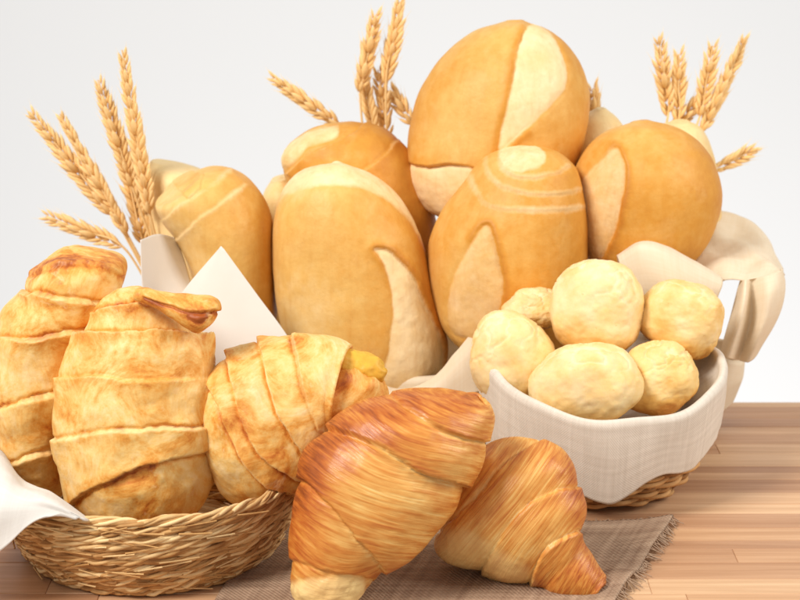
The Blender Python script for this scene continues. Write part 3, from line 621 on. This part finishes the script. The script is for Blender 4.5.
# croissants
def croissant(rows, Y, depth, seed, label, feats, **kw):
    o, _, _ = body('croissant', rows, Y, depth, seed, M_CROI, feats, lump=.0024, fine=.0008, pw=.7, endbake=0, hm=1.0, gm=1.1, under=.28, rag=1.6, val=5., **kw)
    return tag(o, label, 'croissant', 'croissants on the burlap mat')
croissant([(312, 603, 326, 605), (294, 594, 358, 598), (289, 562, 386, 572), (290, 522, 414, 553), (293, 487, 437, 531), (303, 456, 454, 509), (322, 432, 467, 488), (345, 413, 477, 468), (371, 401, 485, 449), (400, 394, 489, 431), (436, 392, 491, 416), (466, 396, 488, 405), (478, 400, 483, 403)],
    (1.020, 1.050), .074, 7, 'reddish brown croissant lying across the other one, broken pale lower end',
    [line([(380, 380), (400, 402), (424, 419), (452, 434), (500, 446)], h=5, g=2., fall=30, side=-1, fade=0, pale=.1), line([(306, 424), (330, 428), (356, 436), (388, 452), (424, 475), (478, 490)], h=7, g=2.5, fall=40, side=-1, fade=0, pale=.15), line([(278, 474), (300, 480), (324, 502), (352, 534), (384, 572)], h=7, g=2.5, fall=40, side=-1, fade=0, pale=.15), line([(280, 556), (310, 566), (340, 576), (372, 582)], h=4, g=1.2, fall=26, side=-1, fade=0, pale=.1),
     patch([(290, 584), (330, 578), (366, 584), (360, 612), (296, 612)], pale=.8, depth=1.5, soft=6, rough=.0016)], bake=.52, grad=-.12, nb=4)
croissant([(452, 498, 470, 458), (438, 530, 496, 441), (437, 550, 526, 438), (458, 564, 553, 445), (486, 576, 571, 464), (512, 584, 582, 489), (532, 589, 586, 516), (548, 593, 582, 540), (568, 597, 590, 556), (588, 597, 601, 574), (597, 593, 603, 584)],
    (1.082, 1.036), .074, 17, 'striped golden croissant leaning on the linen bowl, partly under the other croissant',
    [line([(552, 432), (508, 460), (474, 498), (428, 540)], h=4, g=1.5, fall=26, side=-1, fade=0, pale=.1), line([(600, 486), (552, 492), (512, 520), (476, 584)], h=5, g=1.8, fall=26, side=-1, fade=0, pale=.15), line([(600, 532), (568, 535), (542, 556), (524, 600)], h=5, g=1.8, fall=22, side=-1, fade=0, pale=.15),
     patch([(430, 545), (462, 528), (505, 552), (530, 572), (528, 600), (470, 590)], pale=.5, depth=.5, soft=10)], bake=.44, grad=.14, nb=5)

# cheese breads
def cheese(px, py, Y, wpx, hpx, depth, rot, seed, label, crack=.5, bake=.3):
    c = P(px, py, Y); k = mpp(c); nu, nv = 150, 110
    a = np.linspace(-math.pi, math.pi, nu, endpoint=False)[None]; b = np.linspace(-math.pi/2*.99, math.pi/2*.99, nv)[:, None]
    U = np.stack([np.cos(b)*np.sin(a), -np.cos(b)*np.cos(a), np.sin(b)*np.ones_like(a)], -1)
    sgnp = lambda v, e: np.sign(v)*np.abs(v)**e
    G = np.stack([sgnp(U[..., 0], .97), sgnp(U[..., 1], .97), sgnp(U[..., 2], .95)], -1)*np.array([wpx*k/2, depth/2, hpx*k/2])
    lump = fbm(U, 1.1, 2, seed)*.0050+fbm(U, 7, 3, seed+3)*.0007
    rdg = 1-np.abs(fbm(U*np.array([1, 1, 1.5]), 1.9, 3, seed+6))*2.2; crk = ss(.66, .99, rdg)*ss(.1, .7, U[..., 2]+.3*fbm(U, 3, 2, seed+8))
    d = lump-crk*.0012*crack
    G = G+U*d[..., None]
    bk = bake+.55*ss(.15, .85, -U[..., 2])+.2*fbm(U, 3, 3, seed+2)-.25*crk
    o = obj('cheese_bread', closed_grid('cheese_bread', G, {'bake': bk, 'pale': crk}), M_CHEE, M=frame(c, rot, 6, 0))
    return tag(o, label, 'cheese bread', 'cheese breads in the linen bowl')
cheese(514, 362, 1.220, 90, 98, .062, -24, 101, 'pale cheese bread at the left rim of the linen bowl, beside the croissant', 1.)
cheese(596, 309, 1.238, 94, 94, .064, 8, 112, 'largest cheese bread, topmost in the middle of the heap', .7, .25)
cheese(683, 318, 1.243, 86, 80, .062, 12, 123, 'smooth yellow cheese bread by the cream cloth at the right rim', .3, .42)
cheese(585, 385, 1.185, 106, 88, .062, -2, 134, 'wide cheese bread at the front rim, under the topmost one', .8, .3)
cheese(660, 378, 1.203, 80, 70, .055, -8, 145, 'small cracked cheese bread beside the wide front one, at the right', 1.2, .48)
cheese(532, 310, 1.268, 58, 46, .050, 0, 156, 'cheese bread at the back, half hidden under the swirled roll', .8, .3)

# ------------------------------------------------------------------ paper and napkin
tag(obj('parchment_sheet', loft('parchment_sheet', [
    [(221, 246, 1.262), (222, 247, 1.262), (223, 248, 1.262), (224, 249, 1.262)],
    [(184, 290, 1.262), (205, 292, 1.257), (232, 296, 1.255), (256, 293, 1.262)],
    [(158, 332, 1.262), (200, 336, 1.250), (246, 342, 1.250), (286, 334, 1.262)],
    [(140, 380, 1.262), (195, 384, 1.248), (255, 390, 1.248), (312, 378, 1.262)],
    [(140, 469, 1.262), (195, 473, 1.248), (255, 473, 1.248), (312, 469, 1.262)]], 60, 60, .0006, 25, 4, .0004), M_PAPER),
    'white parchment sheet with one corner standing up in front of the rolls', 'paper')
tag(obj('parchment_sheet', loft('parchment_sheet', [
    [(141, 240, 1.275), (158, 234, 1.305), (176, 238, 1.335)], [(142, 275, 1.27), (164, 272, 1.298), (188, 272, 1.325)],
    [(146, 340, 1.265), (172, 335, 1.28), (200, 335, 1.295)], [(150, 468, 1.262), (178, 466, 1.268), (212, 463, 1.274)]], 50, 40, .0008, 25, 5, .0004), M_PAPER),
    'shaded grey fold of parchment below the wheat bunch, beside the folded roll', 'paper')
tag(obj('napkin', loft('napkin', [
    [(-70, 440, 1.13), (-30, 438, 1.12), (0, 452, 1.09), (22, 482, 1.06), (52, 492, 1.038), (92, 518, 1.022)],
    [(-80, 460, 1.08), (-36, 462, 1.065), (0, 470, 1.04), (22, 490, 1.025), (50, 500, 1.014), (86, 518, 1.012)],
    [(-85, 500, 1.05), (-40, 505, 1.03), (-8, 505, 1.012), (14, 506, 1.010), (42, 508, 1.010), (76, 517, 1.010)],
    [(-85, 560, 1.04), (-45, 570, 1.015), (-14, 560, 1.006), (6, 546, 1.004), (32, 522, 1.006), (62, 512, 1.009)]], 60, 70, .0025, 34, 3, .0012), M_WHITE),
    'white cotton napkin folded over the rim of the coiled basket', 'napkin')

# ------------------------------------------------------------------ wheat
def grain_mesh():
    a = np.linspace(0, 2*math.pi, 8, endpoint=False)[None]; z = np.array([0, .1, .28, .5, .7, .86, .94, 1.0, 1.5])[:, None]; r = np.array([.10, .5, .9, 1., .82, .5, .22, .09, .012])[:, None]
    G = np.stack([np.cos(a)*r*.0021, np.sin(a)*r*.0016-.0006*z, z*.0125*np.ones_like(a)], -1)
    G[..., 0] += .0014*z**2*np.ones_like(a)*0
    t = np.broadcast_to(.25+.5*z, G.shape[:2]).copy()
    return closed_grid('grain', G, {'tone': t})
GRAIN = grain_mesh(); GRAIN.materials.append(M_WHEAT)
def wheat(tip, base, Y, Yb, label, group, elen=1., foot=(0, 0, 0), seed=0):
    """tip/base: picture points of the ear's two ends; the stem runs on to the foot in the tray"""
    rg = random.Random(seed); A, B = P(tip[0], tip[1], Y), P(base[0], base[1], Yb)
    t = thing('wheat_stalk', tuple(foot), label, 'wheat', group)
    path = crom(np.array([foot, B+(np.array(foot)-B)*.35+np.array([0, .004, 0]), B, (A+B)/2, A]), 40)
    V, F = tube(path, np.linspace(.0013, .0006, 40), 6); a = Acc(); a.add(V, F, .6); child('stem', a.mesh('stem'), M_WHEAT, t)
    ax = (A-B); Lx = np.linalg.norm(ax); z = Vector(ax/Lx); n = max(6, int(Lx/.0052)); side = z.cross(Vector((0, -1, 0))).normalized(); fr = side.cross(z)
    tw = rg.uniform(-.6, .6)
    for i in range(n):
        u = i/(n-1)
        for sgn in (-1, 1, 0):
            if sgn == 0 and i % 2: continue
            th = tw+rg.uniform(-.25, .25)
            s_ = (side*math.cos(th)+fr*math.sin(th))*sgn if sgn else (-fr if i % 4 else fr)
            if sgn == 0: s_ = Vector((0, -1, 0)) if rg.random() < .7 else Vector((0, 1, 0))
            sp = rg.uniform(.28, .56)*(1-.3*u); d = (z+s_*sp).normalized()
            x = d.cross(s_); x = (x.normalized() if x.length > 1e-4 else side); yv = d.cross(x)
            scl = rg.uniform(.85, 1.1)*(.72+.5*math.sin(math.pi*min(u*.85+.18, 1)))
            pos = Vector(B)+z*(Lx*.93*u+(.0026 if sgn > 0 else 0))+s_*.0012
            Mx = Matrix(((x.x, yv.x, d.x), (x.y, yv.y, d.y), (x.z, yv.z, d.z))).to_4x4()
            o = bpy.data.objects.new('grain', GRAIN); COL.objects.link(o); o.parent = t
            o.matrix_parent_inverse = Matrix.Translation(-Vector(foot)); o.matrix_basis = Matrix.Translation(pos) @ Mx @ Matrix.Scale(scl, 4)
gl = 'wheat bunch beside the folded roll'
fl = (-.165, 1.405, .016)
for i, (tp, bs, lb) in enumerate([
    ((122, 50), (150, 214), 'tallest upright wheat ear in the bunch above the stuffed pastries'),
    ((98, 80), (132, 186), 'thin wheat ear just left of the tallest one in its bunch'),
    ((60, 114), (128, 236), 'plump slanting wheat ear in the middle of the bunch above the pastries'),
    ((30, 112), (112, 214), 'wheat ear leaning farthest out over the pastries, upper slanting one'),
    ((46, 216), (122, 246), 'low wheat ear lying nearly flat just above the pastries'),
    ((116, 128), (144, 244), 'dark wheat ear in front of the tallest one'),
    ((134, 150), (156, 256), 'wheat ear rising closest to the folded roll')]):
    wheat(tp, bs, 1.385+.006*i, 1.39+.004*i, lb, gl, foot=(fl[0]+.003*i, fl[1]+.002*(i % 3), .016), seed=i)
gl = 'wheat bunch behind the tallest roll'
for i, (tp, bs, lb) in enumerate([
    ((272, 78), (340, 126), 'wheat ear slanting out over the hidden rolled end'),
    ((376, 14), (360, 92), 'bent wheat ear left of the one reaching highest by the topmost roll'),
    ((400, 2), (386, 84), 'wheat ear reaching highest beside the topmost roll'),
    ((362, 72), (376, 140), 'short wheat ear low in the bunch behind the tallest roll'),
    ((378, 70), (388, 140), 'wheat ear low in the middle of the bunch by the topmost roll'),
    ((392, 92), (412, 124), 'small wheat ear touching the topmost roll')]):
    wheat(tp, bs, 1.45+.004*i, 1.45+.003*i, lb, gl, foot=(-.015+.004*i, 1.432+.001*i, .02), seed=20+i)
gl = 'wheat bunch behind the round roll'
for i, (tp, bs, lb) in enumerate([
    ((659, 40), (668, 116), 'dark upright wheat ear at the outer edge of the bunch behind the round roll'),
    ((679, 54), (678, 122), 'plump upright wheat ear next to the dark one behind the round roll'),
    ((713, 46), (700, 116), 'thin wheat ear between the upright and slanting ears behind the round roll'),
    ((745, 38), (702, 132), 'longest slanting wheat ear behind the round roll'),
    ((700, 100), (672, 132), 'short wheat ear crossing low behind the round roll'),
    ((752, 150), (712, 172), 'small low wheat ear pointing outwards above the cream cloth'),
    ((593, 88), (595, 140), 'single small wheat ear beside the topmost roll')]):
    wheat(tp, bs, 1.455+.003*i, 1.455+.002*i, lb, gl if i < 6 else None, foot=(.16+.004*i if i < 6 else .135, 1.432, .02), seed=40+i)
